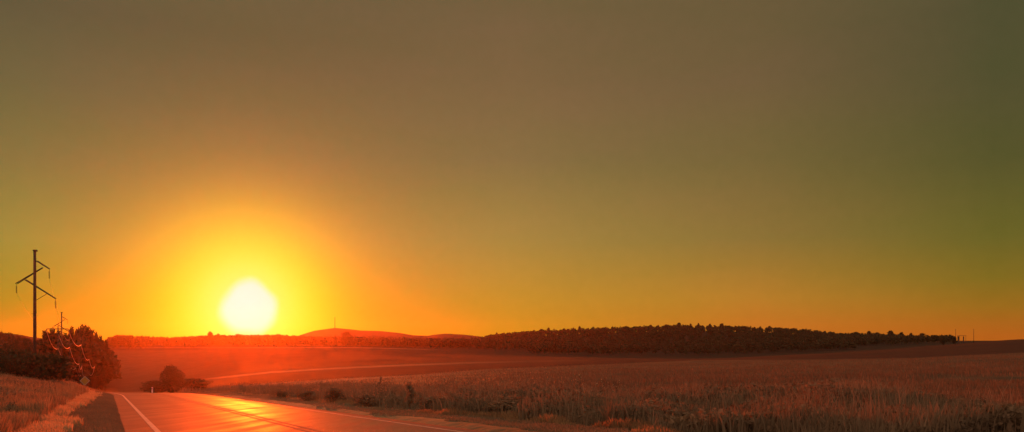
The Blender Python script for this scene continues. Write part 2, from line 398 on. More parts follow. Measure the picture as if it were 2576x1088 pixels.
am = bpy.data.materials.new('asphalt'); am.use_nodes = True
t = am.node_tree; n = t.nodes; l = t.links; p = n['Principled BSDF']
tcn = n.new('ShaderNodeTexCoord'); mp = n.new('ShaderNodeMapping'); mp.inputs['Rotation'].default_value = (0, 0, -TH); mp.inputs['Scale'].default_value = (1.0, 0.06, 1)
l.new(tcn.outputs['Object'], mp.inputs[0])
ns = n.new('ShaderNodeTexNoise'); ns.inputs['Scale'].default_value = 1.6; ns.inputs['Detail'].default_value = 6; l.new(mp.outputs[0], ns.inputs['Vector'])
nf = n.new('ShaderNodeTexNoise'); nf.inputs['Scale'].default_value = 40; nf.inputs['Detail'].default_value = 6; l.new(tcn.outputs['Object'], nf.inputs['Vector'])
nm = n.new('ShaderNodeTexNoise'); nm.inputs['Scale'].default_value = 0.5; nm.inputs['Detail'].default_value = 7; l.new(tcn.outputs['Object'], nm.inputs['Vector'])
cr = n.new('ShaderNodeValToRGB'); cr.color_ramp.elements[0].position = 0.3; cr.color_ramp.elements[1].position = 0.7
cr.color_ramp.elements[0].color = (0.030, 0.022, 0.012, 1); cr.color_ramp.elements[1].color = (0.055, 0.04, 0.023, 1)
l.new(nm.outputs[0], cr.inputs[0]); l.new(cr.outputs[0], p.inputs['Base Color'])
# worn, polished wheel paths
at = n.new('ShaderNodeAttribute'); at.attribute_name = 'lane'
rr = n.new('ShaderNodeValToRGB'); rr.color_ramp.interpolation = 'EASE'
stops = [(0.0, .80), (0.14, .76), (0.24, .70), (0.34, .72), (0.42, .65), (0.50, .65), (0.58, .56), (0.68, .59), (0.76, .55), (0.85, .62), (0.95, .70)]
while len(rr.color_ramp.elements) < len(stops): rr.color_ramp.elements.new(0.5)
for e, (a, b) in zip(rr.color_ramp.elements, stops): e.position = a; e.color = (b, b, b, 1)
l.new(at.outputs['Fac'], rr.inputs[0])
ad1 = n.new('ShaderNodeMath'); ad1.operation = 'MULTIPLY_ADD'; l.new(ns.outputs[0], ad1.inputs[0]); ad1.inputs[1].default_value = 0.50; ad1.inputs[2].default_value = -0.25
ad2 = n.new('ShaderNodeMath'); ad2.operation = 'ADD'; l.new(rr.outputs[0], ad2.inputs[0]); l.new(ad1.outputs[0], ad2.inputs[1])
l.new(ad2.outputs[0], p.inputs['Roughness'])
p.inputs['Specular IOR Level'].default_value = 0.5
bp = n.new('ShaderNodeBump'); bp.inputs['Strength'].default_value = 0.45; bp.inputs['Distance'].default_value = 0.01; l.new(nf.outputs[0], bp.inputs['Height']); l.new(bp.outputs[0], p.inputs['Normal'])
M['asphalt'] = am
strip('road', -4.45, 4.0, -30, 260, 0.0, am, nw=20, wob=0.05)
M['gravel'] = mat('gravel_shoulder', (0.04, 0.028, 0.018), 0.95, (0.09, 0.06, 0.04), 5, bump=0.8)
strip('road_shoulder', 4.0, 5.4, -30, 200, -0.035, M['gravel'], nw=3)
M['paint'] = mat('road_paint', (0.26, 0.22, 0.16), 0.75, (0.42, 0.36, 0.27), 4)
strip('road_marking', -3.67, -3.53, -30, 200, 0.004, M['paint'])
strip('road_marking', 3.53, 3.66, -30, 200, 0.004, M['paint'])
M['centre'] = mat('worn_centre_paint', (0.06, 0.05, 0.04), 0.9, (0.14, 0.11, 0.08), 2.5)
strip('road_marking', -0.20, -0.09, -30, 200, 0.004, M['centre'])
strip('road_marking', 0.09, 0.20, -30, 200, 0.004, M['centre'])

# ------------------------------------------------------------------ foliage builders
def leaf_quads(C, size, rng, flat=0.0):
    """one bent leaf-cluster quad per centre"""
    n = len(C); s = size * (0.6 + 0.8 * rng.random(n))
    a = rng.normal(size=(n, 3)); a /= np.linalg.norm(a, axis=1)[:, None]
    b = np.cross(a, rng.normal(size=(n, 3))); b /= np.linalg.norm(b, axis=1)[:, None]
    a = a * s[:, None]; b = b * s[:, None] * 0.6
    V = np.stack([C - a, C - b * 0.9 + a * 0.1, C + a, C + b], 1).reshape(-1, 3)
    F = np.arange(4 * n).reshape(n, 4)
    return V, F
def crown_points(n, w, h, z0, rng, lumps=9, conic=0.0):
    """points in an uneven, lumpy crown; w = half width, h = crown height from z0"""
    cs = []
    for k in range(lumps):
        t = (k + 0.5) / lumps; prof = math.sin(math.pi * min(1, (0.15 + 0.85 * t)) ** 0.9) ** 0.6
        prof = prof * (1 - conic) + (1 - t) * conic
        ang = rng.random() * 6.283; rad = w * prof * 0.62 * rng.random() ** 0.5
        cs.append((rad * math.cos(ang), rad * math.sin(ang), z0 + h * (0.12 + 0.76 * t), w * (0.30 + 0.26 * rng.random()) * (1 - conic * t * 0.7)))
    cs = np.array(cs); pick = rng.integers(0, lumps, n)
    d = rng.normal(size=(n, 3)); d /= np.linalg.norm(d, axis=1)[:, None]
    r = (0.45 + 0.6 * rng.random(n))[:, None]
    P = cs[pick, :3] + d * r * cs[pick, 3][:, None] * np.array([1.05, 1.05, 0.85])
    return P, pick, cs
def tree_proto(name, h, w, n, leaf, seed, trunk=0.25, lumps=10, conic=0.0, m='leaf'):
    rng = np.random.default_rng(seed); root = empty(name)
    P, pick, cs = crown_points(n, w, h * (1 - trunk), h * trunk, rng, lumps, conic)
    Vv, Ff = leaf_quads(P, leaf, rng)
    lt = rng.random(lumps); tint = np.repeat(np.clip(lt[pick] * 0.6 + 0.4 * rng.random(n), 0, 1), 4)
    mesh_np('crown', Vv, Ff, M[m], root, attrs={'tint': tint})
    b = MB(); r0 = h * 0.022
    b.tube([(0, 0, -0.4), (0.02 * h, 0, h * 0.3), (0, 0.02 * h, h * 0.6), (0, 0, h * 0.88)], [r0 * 1.3, r0, r0 * 0.6, r0 * 0.15], 7)
    for c in cs[: min(lumps, 7)]:
        b.tube([(0, 0, max(h * trunk * 0.8, c[2] - h * 0.22)), (c[0] * 0.5, c[1] * 0.5, c[2] - h * 0.08), tuple(c[:3])], [r0 * 0.5, r0 * 0.3, r0 * 0.1], 5)
    b.build('trunk', M['bark'], root)
    root['hgt'] = h
    return root
PROTO = []
used = {}
for i, (hh, ww, cn) in enumerate([(15, 5.2, 0), (15, 6.3, 0), (15, 4.2, 0), (15, 5.6, 0.25)]):
    PROTO.append(tree_proto('deciduous_tree', hh, ww, 1500, 0.62, 100 + i, trunk=0.16, lumps=13 + i, conic=cn))
def place(proto, x, y, h, wf, rz, label, cat, group, name=None, sink=0.2):
    k = id(proto)
    o = proto if k not in used else copy_tree(proto)
    used[k] = True
    if cat == 'bush': o.name = 'dark_bush'
    if name: o.name = name
    s = h / proto['hgt']
    o.location = (x, y, Hs(x, y) - sink); o.scale = (s * wf, s * wf, s); o.rotation_euler = (0, 0, rz)
    for k2 in ('label', 'category', 'group'):
        if k2 in o: del o[k2]
    return tag(o, label, cat, group)
def tree_at(px, top, Yd, wpx, label, group, pi=None, cat='tree'):
    """tree standing at depth Yd, its crown reaching the given row"""
    x = (px - 1288) / FPX * Yd; g = Hs(x, Yd) - 0.2
    h = max(3.0, (HROW - top) / FPX * Yd - g)
    pi = random.randrange(3) if pi is None else pi
    pr = PROTO[pi]; bw = max(v.co.x for v in pr.children[0].data.vertices) - min(v.co.x for v in pr.children[0].data.vertices)
    wf = (wpx / FPX * Yd) / (bw * h / 15.0)
    return place(pr, x, Yd, h, wf, random.random() * 6.28, label, cat, group)

# wood masses: many crowns of a smaller kind in one mesh
def wood(name, pts, hs, label, nleaf=110, leaf=1.0, seed=5, m='leaf'):
    rng = np.random.default_rng(seed); protos = []
    for k in range(6):
        P, pick, cs = crown_points(nleaf, 5.0, 9.5, 2.0, np.random.default_rng(seed * 10 + k), 8)
        Vv, Ff = leaf_quads(P, leaf, np.random.default_rng(seed * 20 + k))
        # a slim stem so that the crowns stand on the ground
        st = np.array([[-.2, 0, -1], [.2, 0, -1], [.2, 0, 7], [-.2, 0, 7]], float)
        protos.append(np.vstack([Vv, st]))
    VV = []; TT = []
    for (x, y), hh in zip(pts, hs):
        k = rng.integers(0, 6); a = rng.random() * 6.283; s = hh / 11.5; c, si = math.cos(a), math.sin(a); w = s * (0.85 + 0.4 * rng.random())
        Q = protos[k]; q = np.empty_like(Q)
        q[:, 0] = (Q[:, 0] * c - Q[:, 1] * si) * w + x; q[:, 1] = (Q[:, 0] * si + Q[:, 1] * c) * w + y; q[:, 2] = Q[:, 2] * s + 0
        VV.append(q); TT.append(np.full(len(Q), rng.random()))
    z = H(np.array([p[0] for p in pts]), np.array([p[1] for p in pts]))
    for q, zz in zip(VV, z): q[:, 2] += zz
    VV = np.vstack(VV); nT = len(VV)
    o = mesh_np(name, VV, np.arange(nT).reshape(-1, 4), M[m], attrs={'tint': np.clip(np.concatenate(TT) * 0.7 + 0.3 * np.repeat(rng.random(nT // 4), 4), 0, 1)})
    return tag(o, label, 'woodland', kind='stuff')

# wood on the hill to the right
pts = []; hs = []
while len(pts) < 2600:
    px = random.uniform(1195, 2400); yy = random.uniform(1020, 1660)
    rr_ = float(np.interp(px, RIDGE_PX, RIDGE_RW))
    if len(pts) > 2300: px = random.uniform(1330, 2150); yy = random.uniform(860, 1020)
    if rr_ > 858 and yy < 1450 and random.random() < 0.5: continue
    pts.append(((px - 1288) / FPX * yy, yy)); hs.append(random.uniform(8, 12.0))
wood('woodland', pts, hs, 'dark wood covering the long low hill on the right of the skyline', nleaf=90, leaf=1.25, seed=5)
# thin belt of trees along the far edge of the valley
pts = []; hs = []
while len(pts) < 1000:
    px = random.uniform(272, 1230); yy = random.uniform(1085, 1330)
    pts.append(((px - 1288) / FPX * yy, yy))
    top = float(np.interp(px, [270, 275, 300, 340, 430, 530, 600, 700, 760, 850, 1000, 1100, 1230], [853, 849, 843, 845, 849, 843, 843, 842, 846, 847, 849, 851, 850]))
    g = Hs(*pts[-1]); hs.append(max(5, ((HROW - top) / FPX * yy - g) * random.uniform(0.82, 1.0)))
wood('tree_belt', pts, hs, 'belt of trees running along the far side of the valley below the sun', nleaf=100, leaf=1.2, seed=6)
# undergrowth and trees filling the slope left of the road
pts = []; hs = []
while len(pts) < 520:
    px = random.uniform(95, 258); yy = random.uniform(345, 640)
    pts.append(((px - 1288) / FPX * yy, yy)); g = Hs(*pts[-1])
    top = float(np.interp(px, [95, 115, 150, 200, 235, 262, 285], [856, 848, 846, 846, 852, 872, 892]))
    hs.append(min(24, max(4, ((HROW - top) / FPX * yy - g) * random.uniform(0.6, 1.0))))
wood('thicket', pts, hs, 'dense thicket of smaller trees filling the slope beneath the tall clump on the left', nleaf=170, leaf=0.8, seed=7)
pts = []; hs = []
while len(pts) < 1500:
    px = random.uniform(-90, 140); yy = math.exp(random.uniform(math.log(175), math.log(690)))
    if len(pts) < 230:
        px = random.uniform(-90, 150); yy = random.uniform(98, 150)
    pts.append(((px - 1288) / FPX * yy, yy)); g = Hs(*pts[-1])
    hs.append(random.uniform(1.2, 2.8) * (0.5 if yy > 600 else 1) if len(pts) > 230 else max(0.8, min(4.0, ((HROW - 872) / FPX * yy - g) * random.uniform(0.4, 0.95))))
wood('scrub', pts, hs, 'low dark scrub covering the slope around the nearest power pole', nleaf=150, leaf=0.8, seed=8)

# trees of the clump on the left, one by one
G1 = 'tall trees of the clump left of the road'
for px, top, Yd, w, pi, lab in [
  (116, 832, 400, 24, 0, 'small round tree at the left end of the clump left of the road'),
  (131, 825, 395, 20, 3, 'pointed tree just left of the smaller power pole'),
  (146, 833, 410, 22, 0, 'low bushy tree in front of the foot of the smaller power pole'),
  (163, 835, 400, 20, 2, 'narrow low tree just right of the smaller power pole'),
  (180, 817, 385, 19, 2, 'slim tall tree under the right arms of the smaller power pole'),
  (193, 826, 390, 18, 2, 'narrow tree between the slim tall one and the highest broad crown'),
  (208, 816, 380, 34, 1, 'broad dark tree with the highest crown of the clump left of the road'),
  (226, 822, 375, 32, 1, 'big round tree on the right shoulder of the highest crown'),
  (241, 838, 372, 26, 0, 'round tree stepping down right of the big round one'),
  (255, 845, 370, 24, 1, 'lower bushy tree near the right end of the clump left of the road'),
  (266, 856, 372, 20, 0, 'last small tree of the clump beside the notch of bright sky'),
  (222, 862, 350, 44, 1, 'wide dark tree standing in front of the tall clump, above the diamond sign'),
  (196, 880, 352, 40, 0, 'broad shadowed tree behind the glinting cables'),
  (238, 890, 348, 40, 3, 'bushy tree below the right end of the tall clump'),
]: tree_at(px, top, Yd, w * (1.5 if px < 230 else 1.2), lab, G1, pi)
G2 = 'trees standing proud of the far belt'
for px, top, Yd, w, lab in [
  (296, 842, 1090, 40, 'wide tree at the left end of the far belt, beside the notch of bright sky'),
  (332, 844, 1095, 34, 'round tree second from the left end of the far belt'),
  (529, 835, 1090, 26, 'rounded tree rising from the far belt left of the sun'),
  (549, 840, 1092, 22, 'smaller rounded tree touching the one left of the sun'),
  (600, 841, 1095, 34, 'wide low tree directly under the sun on the far belt'),
  (700, 841, 1098, 26, 'low tree right under the right edge of the glare'),
  (872, 834, 1080, 34, 'lone pointed dark tree in front of the pale distant hill'),
  (842, 843, 1085, 10, 'tiny tree just left of the lone pointed dark tree'),
]: tree_at(px, top, Yd, w, lab, G2)
G3 = 'trees breaking the skyline of the wooded hill'
ords = ['first','second','third','fourth','fifth','sixth','seventh','eighth','ninth','tenth','eleventh','twelfth','thirteenth','fourteenth','fifteenth','sixteenth','seventeenth','eighteenth','nineteenth','twentieth']
sk = [(1250,837,10,'small'),(1266,838,10,'narrow'),(1281,836,9,'small pointed'),(1362,827,16,'rounded'),(1380,824,13,'taller'),(1419,826,16,'low rounded'),
      (1458,821,12,'pointed'),(1492,822,9,'small'),(1541,821,10,'narrow'),(1575,820,17,'rounded'),(1637,817,12,'small'),(1676,816,22,'wide'),(1708,812,18,'tallest broad'),
      (1737,814,8,'thin'),(1757,813,9,'slim'),(1786,814,12,'rounded'),(1815,814,20,'wide flat'),(1936,820,12,'low')]
for i, (px, top, w, ad_) in enumerate(sk):
    tree_at(px, top, 1600, w, f'{ad_} tree on the skyline of the wooded hill, {ords[i]} from its left end', G3)
G4 = 'trees on the low end of the wooded hill'
for px, top, w, lab in [
  (2112,838,20,'round tree alone on the left of the dip ending the wooded hill'),
  (2152,835,22,'bushy tree just right of the dip at the right end of the wooded hill'),
  (2186,833,18,'rounded tree halfway up the lower crest right of the dip'),
  (2207,836,16,'low tree left of the highest crown on the lower crest'),
  (2240,831,24,'broad tree with the highest crown on the lower crest right of the dip'),
  (2268,835,18,'low rounded tree right of the highest crown on the lower crest'),
  (2292,837,14,'narrow tree between two rounder ones on the lower crest'),
  (2320,838,22,'wide tree near the right end of the lower crest'),
  (2372,846,16,'last small tree before the bare field on the right'),
  (2402,848,14,'little bush at the foot of the left bare post on the horizon'),
]: tree_at(px, top, 1450 if px < 2350 else 660, w, lab, G4)

# ------------------------------------------------------------------ shrubs by the road
SH = [tree_proto('roadside_shrub', 2.0, 1.15, 900, 0.10, 300 + i, trunk=0.02, lumps=10, conic=0.15 * i, m='leaf_near') for i in range(3)]
def shrub_at(px, row, top, wpx, Yd, label, group, k):
    x = (px - 1288) / FPX * Yd; g = Hs(x, Yd); h = max(0.7, (HROW - top) / FPX * Yd - g)
    return place(SH[k], x, Yd, h, (wpx / FPX * Yd) / (2.4 * h / 2.0), random.random() * 6, label, 'shrub', group, sink=0.05)
GS = 'shrubs on the right verge'
for i, (px, top, w, Yd, lab) in enumerate([
  (700, 975, 40, 62, 'low dark shrub nearest the road crest on the right verge'),
  (770, 978, 50, 54, 'rounded dark shrub second from the crest on the right verge'),
  (838, 968, 50, 50, 'taller dark shrub among the verge weeds, right of the bright patch of road'),
  (925, 985, 60, 42, 'wide low shrub among the verge weeds beyond the right edge line'),
  (1032, 955, 34, 40, 'slim upright shrub standing above the verge weeds'),
  (1100, 990, 80, 36, 'broad low dark shrub right of the slim upright one'),
  (1172, 972, 44, 38, 'rounded shrub with a light grass patch on its left'),
  (1290, 1000, 110, 31, 'wide dark shrub above the pale grass fringe near the bottom centre'),
  (1372, 978, 70, 33, 'tall ragged shrub in the middle of the dark weeds'),
  (1500, 990, 70, 33, 'ragged shrub left of the tall stalks'),
  (1930, 985, 90, 30, 'big dark shrub in the right half of the weeds'),
  (2100, 1005, 110, 27, 'wide shadowed shrub right of the big dark one'),
  (2300, 1000, 100, 28, 'spreading shrub near the lower right corner'),
  (2470, 1005, 70, 25, 'shrub beside the stalk with pale seed heads'),
]): shrub_at(px, 0, top + (4 if px < 1150 else 0), w * (1.7 if px != 1032 else 1.2), Yd, lab, GS, i % 3)
GL = 'shrubs on the left bank'
for i, (px, top, w, Yd, lab) in enumerate([
  (30, 1010, 60, 26, 'dark shrub at the left edge of the picture on the bank'),
  (82, 1000, 36, 36, 'small dark shrub on the bank right of the one at the left edge'),
  (98, 1032, 26, 28, 'little shrub low on the left bank above the pale strip of grass'),
  (140, 955, 60, 85, 'dark shrub on the brow of the left bank below the smaller power pole'),
  (60, 950, 70, 90, 'wide dark shrub on the brow of the left bank below the nearest power pole'),
  (180, 968, 40, 95, 'low shrub left of the diamond sign'),
]): shrub_at(px, 0, top, w, Yd, lab, GL, (i + 1) % 3)
# broad conical tree behind the crest of the road
x = (430 - 1288) / FPX * 260
bt = tree_proto('conical_tree', 15.0, 6.2, 3500, 0.34, 900, trunk=0.04, lumps=24, conic=0.6)
place(bt, x, 260, (HROW - 914) / FPX * 260 - Hs(x, 260), 1.5, 0.6, 'dark cone shaped tree just beyond the crest of the road', 'tree', None)

for px, top, w, lab in ((388, 957, 60, 'lower dark bush left of the cone shaped tree beyond the road crest'), (486, 952, 85, 'lower dark bush right of the cone shaped tree beyond the road crest')):
    tree_at(px, top, 270, w * 1.2, lab, 'bushes beside the cone shaped tree', 1, 'bush')

# ------------------------------------------------------------------ grasses
def blades(name, pts, h, w, label, cat, m, seed, tint=(0.2, 0.8), lean=0.35, tz=None):
    rng = np.random.default_rng(seed); n = len(pts); x = pts[:, 0]; y = pts[:, 1]; z = H(x, y) - 0.03
    hh = h * (0.45 + 0.75 * rng.random(n)) if np.isscalar(h) else h
    if tz is not None: hh = hh * tz
    a = rng.random(n) * 6.283; la = rng.random(n) * 6.283; ln = lean * rng.random(n) * hh
    dx = np.cos(a) * w * (0.6 + 0.8 * rng.random(n)) / 2; dy = np.sin(a) * w / 2
    lx = np.cos(la) * ln; ly = np.sin(la) * ln
    b0 = np.stack([x - dx, y - dy, z], 1); b1 = np.stack([x + dx, y + dy, z], 1)
    m0 = np.stack([x - dx * .8 + lx * .35, y - dy * .8 + ly * .35, z + hh * .55], 1); m1 = np.stack([x + dx * .8 + lx * .35, y + dy * .8 + ly * .35, z + hh * .55], 1)
    t0 = np.stack([x - dx * .15 + lx, y - dy * .15 + ly, z + hh], 1); t1 = np.stack([x + dx * .15 + lx, y + dy * .15 + ly, z + hh], 1)
    V = np.stack([b0, b1, m1, m0, t1, t0], 1).reshape(-1, 3)
    k = np.arange(n)[:, None] * 6
    F = np.vstack([k + np.array([[0, 1, 2, 3]]), k + np.array([[3, 2, 4, 5]])])
    pat = np.clip(0.5 + 0.6 * vnoise(x, y, 2.2) + 0.4 * vnoise(x, y, 0.7), 0, 1)
    T = tint[0] + (tint[1] - tint[0]) * np.clip(0.55 * pat + 0.45 * rng.random(n), 0, 1)
    o = mesh_np(name, V, F, M[m], attrs={'tint': np.repeat(T, 6)})
    return tag(o, label, cat, kind='stuff')
def band(n, o0, o1, y0, y1, rng, pw=1.6):
    """points beside the road between two offsets, denser near the camera"""
    u = rng.random(n); yy = (y0 ** (1 - pw) + u * (y1 ** (1 - pw) - y0 ** (1 - pw))) ** (1 / (1 - pw))
    o = o0 + (o1 - o0) * rng.random(n) + 0.55 * vnoise(yy, yy * 0 + 9.0, 2.6) + 0.3 * vnoise(yy, yy * 0 + 33.0, 0.8)
    o = np.where(np.abs(o) < 4.4, np.sign(o) * (4.4 + 0.25 * rng.random(n)), o)
    return np.stack([road_xc(yy) + o * CT, yy + o * ST], 1)
r_ = np.random.default_rng(5)
blades('short_grass', band(70000, -5.9, -3.7, 14, 105, r_), 0.13, 0.03, 'short dark grass between the left pavement edge and the pale strip', 'grass', 'weed', 21, (0.1, 0.6))
blades('dry_grass', band(26000, -6.75, -5.85, 14, 120, r_), 0.27, 0.035, 'pale strip of dry grass running along the left side of the road', 'grass', 'drygrass', 22, (0.35, 1.0))
yy = np.exp(r_.uniform(math.log(14), math.log(210), 150000)); px = r_.uniform(-260, 262, 150000); P = np.stack([(px - 1288) / FPX * yy, yy], 1); P = P[road_off(P[:, 0], P[:, 1]) < -6.6]
blades('bank_grass', P, 0.62, 0.04 * np.clip(P[:, 1] / 60, 0.8, 2.5), 'rough reddish grass covering the bank left of the road', 'grass', 'bankgrass', 23, (0.0, 1.0), tz=np.clip(0.8 + 0.7 * vnoise(P[:, 0], P[:, 1], 3.0), 0.2, 1.6))
P = band(26000, 5.2, 7.2, 14, 150, r_, 1.6)
blades('short_grass', P, 0.10, 0.03, 'short dark grass beside the right edge of the road', 'grass', 'weed', 24, (0.1, 0.6))
P = band(12000, 7.3, 8.0, 14, 120, r_, 1.6)
blades('dry_grass', P, 0.20, 0.035, 'thin fringe of pale grass edging the dark weeds right of the road', 'grass', 'drygrass', 25, (0.0, 0.5), tz=np.clip(0.7 + 0.9 * vnoise(P[:, 0], P[:, 1], 1.2), 0.1, 1.6))
P = band(42000, 7.9, 24, 12, 130, r_, 1.7)
o_ = road_off(P[:, 0], P[:, 1])
blades('tall_weeds', P, 0.85, 0.05, 'dark band of tall weeds between the road verge and the field on the right', 'weeds', 'weed', 26, (0.0, 0.6), lean=0.45,
       tz=np.clip(0.75 + 0.75 * vnoise(P[:, 0], P[:, 1], 2.5), 0.2, 1.5) * np.clip((25 - o_) / 8, 0.25, 1))
P = band(12000, 7.9, 24, 12, 130, r_, 1.7)
blades('dry_stalks', P, 0.85, 0.02, 'thin pale stalks scattered through the dark weeds on the right', 'grass', 'fieldgrass', 27, (0.3, 1.0), lean=0.4,
       tz=np.clip(0.6 + 0.9 * vnoise(P[:, 0] + 50, P[:, 1], 2.0), 0.1, 1.4))
n_ = 110000; yy = np.exp(r_.uniform(math.log(26), math.log(230), n_)); px = r_.uniform(520, 2700, n_); xx = (px - 1288) / FPX * yy
k = road_off(xx, yy) > 20; P = np.stack([xx[k], yy[k]], 1); lu_ = landuse(P[:, 0], P[:, 1], H(P[:, 0], P[:, 1])); P = P[lu_ > 0.15]
pxx = 1288 + FPX * P[:, 0] / P[:, 1]; kk = r_.random(len(P)) < np.clip((1500 - pxx) / 600, 0, 0.85)
blades('stubble', P[kk], 0.22, 0.06, 'pale orange stubble on the slope just beyond the verge weeds', 'grass', 'drygrass', 31, (0.0, 0.55))
P = P[~kk]
blades('field_grass', P, 0.32, 0.06, 'low dry grass covering the near field on the right', 'grass', 'fieldgrass', 28, (0.0, 0.7), tz=np.clip(P[:, 1] / 60, 0.8, 1.3))

def leafy(name, P, hmax, size, label, seed, s1, cut=0.1):
    rng = np.random.default_rng(seed); x, y = P[:, 0], P[:, 1]
    d = 0.5 + 0.65 * vnoise(x, y, s1) + 0.35 * vnoise(x + 70, y, s1 * 0.35)
    k = d > cut; x, y, d = x[k], y[k], np.clip(d[k], 0, 1.2)
    z = H(x, y) + hmax * d * rng.random(len(x)) ** 0.75
    Vv, Ff = leaf_quads(np.stack([x, y, z], 1), size, rng)
    tn = np.clip(0.4 + 0.5 * vnoise(x, y, s1 * 0.6) + 0.5 * (rng.random(len(x)) - 0.5), 0, 1)
    return tag(mesh_np(name, Vv, Ff, M['leaf_near'], attrs={'tint': np.repeat(tn, 4)}), label, 'weeds', kind='stuff')
leafy('leafy_weeds', band(120000, 8.2, 22, 12, 130, r_, 1.7), 0.95, 0.075, 'leafy dark weeds growing in clumps right of the road', 41, 2.6, 0.22)
yy = np.exp(r_.uniform(math.log(14), math.log(130), 90000)); px = r_.uniform(-200, 262, 90000); P = np.stack([(px - 1288) / FPX * yy, yy], 1); P = P[road_off(P[:, 0], P[:, 1]) < -8.2]
leafy('leafy_weeds', P, 0.75, 0.085, 'leafy brown weeds in patches over the bank left of the road', 42, 3.2, 0.42)

# tall single weeds, each a plant of its own
def weed_proto(seed, h=1.6, heads=True):
    rng = random.Random(seed); root = empty('tall_weed'); b = MB(); lf = []; hd = MB()
    b.tube([(0, 0, -0.1), (0.03, 0.02, h * 0.5), (0.05 + rng.uniform(-.05, .05), 0.0, h)], [0.014, 0.010, 0.004], 5)
    for k in range(9):
        z = h * (0.3 + 0.07 * k); a = rng.random() * 6.28; ln = 0.30 * (1.15 - z / h * 0.6)
        e = (ln * math.cos(a) * 0.8, ln * math.sin(a) * 0.8, z + ln * 0.8)
        b.tube([(0.03, 0.01, z), e], [0.006, 0.003], 4)
        for q in range(4): lf.append((e[0] * (0.4 + .2 * q), e[1] * (0.4 + .2 * q), z + (e[2] - z) * (0.4 + .2 * q)))
        hd.tube([e, (e[0], e[1], e[2] + 0.05)], [0.022, 0.010], 6)
    for q in range(26): lf.append((rng.uniform(-.1, .1), rng.uniform(-.1, .1), rng.uniform(0.1, h * 0.6)))
    b.build('stem', M['bark'], root)
    r2 = np.random.default_rng(seed); Vv, Ff = leaf_quads(np.array(lf), 0.07, r2)
    mesh_np('leaves', Vv, Ff, M['leaf_near'], root, attrs={'tint': np.repeat(r2.random(len(lf)), 4)})
    hd.build('seed_head_cluster', M['seed'], root)['kind'] = 'stuff'; root['hgt'] = h
    return root
WP = [weed_proto(s) for s in (1, 2, 3)]
GW = 'tall single weeds above the right verge'
for i, (px, top, Yd, lab) in enumerate([
  (955, 946, 45, 'thin upright weed stalk against the pale field, left of the slim shrub'),
  (1221, 960, 38, 'tall weed right of the rounded shrub'),
  (1310, 962, 36, 'tall weed above the wide dark shrub'),
  (1459, 940, 34, 'tallest thin weed with a pale tip left of centre right'),
  (1511, 952, 34, 'dark tall weed, left one of the close pair on the field edge'),
  (1550, 955, 33, 'dark tall weed, right one of the close pair on the field edge'),
  (1618, 980, 30, 'weed with a pale stem right of the close pair'),
  (1705, 975, 30, 'leafy tall weed halfway across the dark weeds'),
  (1768, 985, 29, 'weed with pale seed heads right of the leafy one'),
  (1860, 972, 30, 'slender weed left of the big dark shrub'),
  (2035, 980, 29, 'slender weed between the big dark and the wide shadowed shrub'),
  (2180, 990, 28, 'short branching weed left of the spreading shrub'),
  (2390, 985, 27, 'leafy weed right of the spreading shrub'),
  (2477, 1012, 21, 'weed stalk dotted with bright seed heads in the lower right corner'),
  (2550, 1010, 22, 'weed at the right edge of the picture'),
]):
    x = (px - 1288) / FPX * Yd; h = (HROW - top) / FPX * Yd - Hs(x, Yd)
    place(WP[i % 3], x, Yd, max(0.6, h), 1.0, random.random() * 6, lab, 'weed', GW, sink=0.0)

# ------------------------------------------------------------------ power poles of the high line
def power_pole(px, top_row, Yd, extra, label):
    k = 141.0 / FPX                                   # metres per pixel on the nearest pole
    x = (px - 1288) / FPX * Yd; ztop = (HROW - top_row) / FPX * Yd
    gz = Hs(x, Yd); hgt = ztop - gz
    root = empty('power_pole', (x, Yd, gz))
    def q(dx, drow, dy=0.0): return Vector((dx * k, dy, hgt - drow * k))
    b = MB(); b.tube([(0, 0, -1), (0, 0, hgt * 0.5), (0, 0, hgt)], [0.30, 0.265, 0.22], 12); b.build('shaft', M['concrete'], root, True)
    c = MB(); c.box(q(1, -1), (0.55, 0.5, 0.28)); c.bar(q(0, -1), q(8, 1), 0.09); c.build('pole_cap', M['steel'], root)
    armo = []
    arms = [((5, 25), (37, 45)), ((-46, 82), (20, 42)), ((-24, 72), (53, 120))]
    for (a, c_) in arms:
        m = MB()
        for s in (-1, 1): m.bar(q(a[0], a[1], 0.27 * s), q(c_[0], c_[1], 0.27 * s if False else 0.10 * s), 0.13)
        for f in (0.25, 0.5, 0.75):
            pa = q(a[0] + (c_[0] - a[0]) * f, a[1] + (c_[1] - a[1]) * f)
            m.box(pa, (0.08, 0.40, 0.08))
        armo.append(m.build('crossarm', M['steel'], root))
    m = MB(); m.bar(q(3, 124), q(30, 108), 0.08); m.build('brace', M['steel'], root)
    tips = []
    for ai, (dx, dr) in enumerate(((36.5, 46), (-46, 83), (52.5, 121))):
        m = MB(); L_ = 24 * k; p0 = q(dx, dr); m.tube([p0, p0 - Vector((0, 0, L_))], 0.028, 5)
        for j in range(7):
            z = p0.z - L_ * (0.26 + 0.105 * j)
            m.tube([(p0.x, p0.y, z + 0.035), (p0.x, p0.y, z - 0.02), (p0.x, p0.y, z - 0.05)], [0.06, 0.17, 0.05], 10)
        m.build('insulator_string', M['porcelain'], armo[ai], True)
        tips.append(Vector((x, Yd, gz)) + p0 - Vector((0, 0, L_)))
    m = MB(); m.box(q(-4, 158 if extra else 160), (0.5, 0.1, 0.06)); m.build('step_bracket', M['steel'], root)
    tag(root, label, 'power pole', 'power poles carrying the high line')
    return tips
tp1 = power_pole(87.5, 632, 141, True, 'tall concrete power pole, the nearest and largest at the left edge')
tp2 = power_pole(155, 787, 337, False, 'smaller distant concrete power pole rising above the trees on the left')
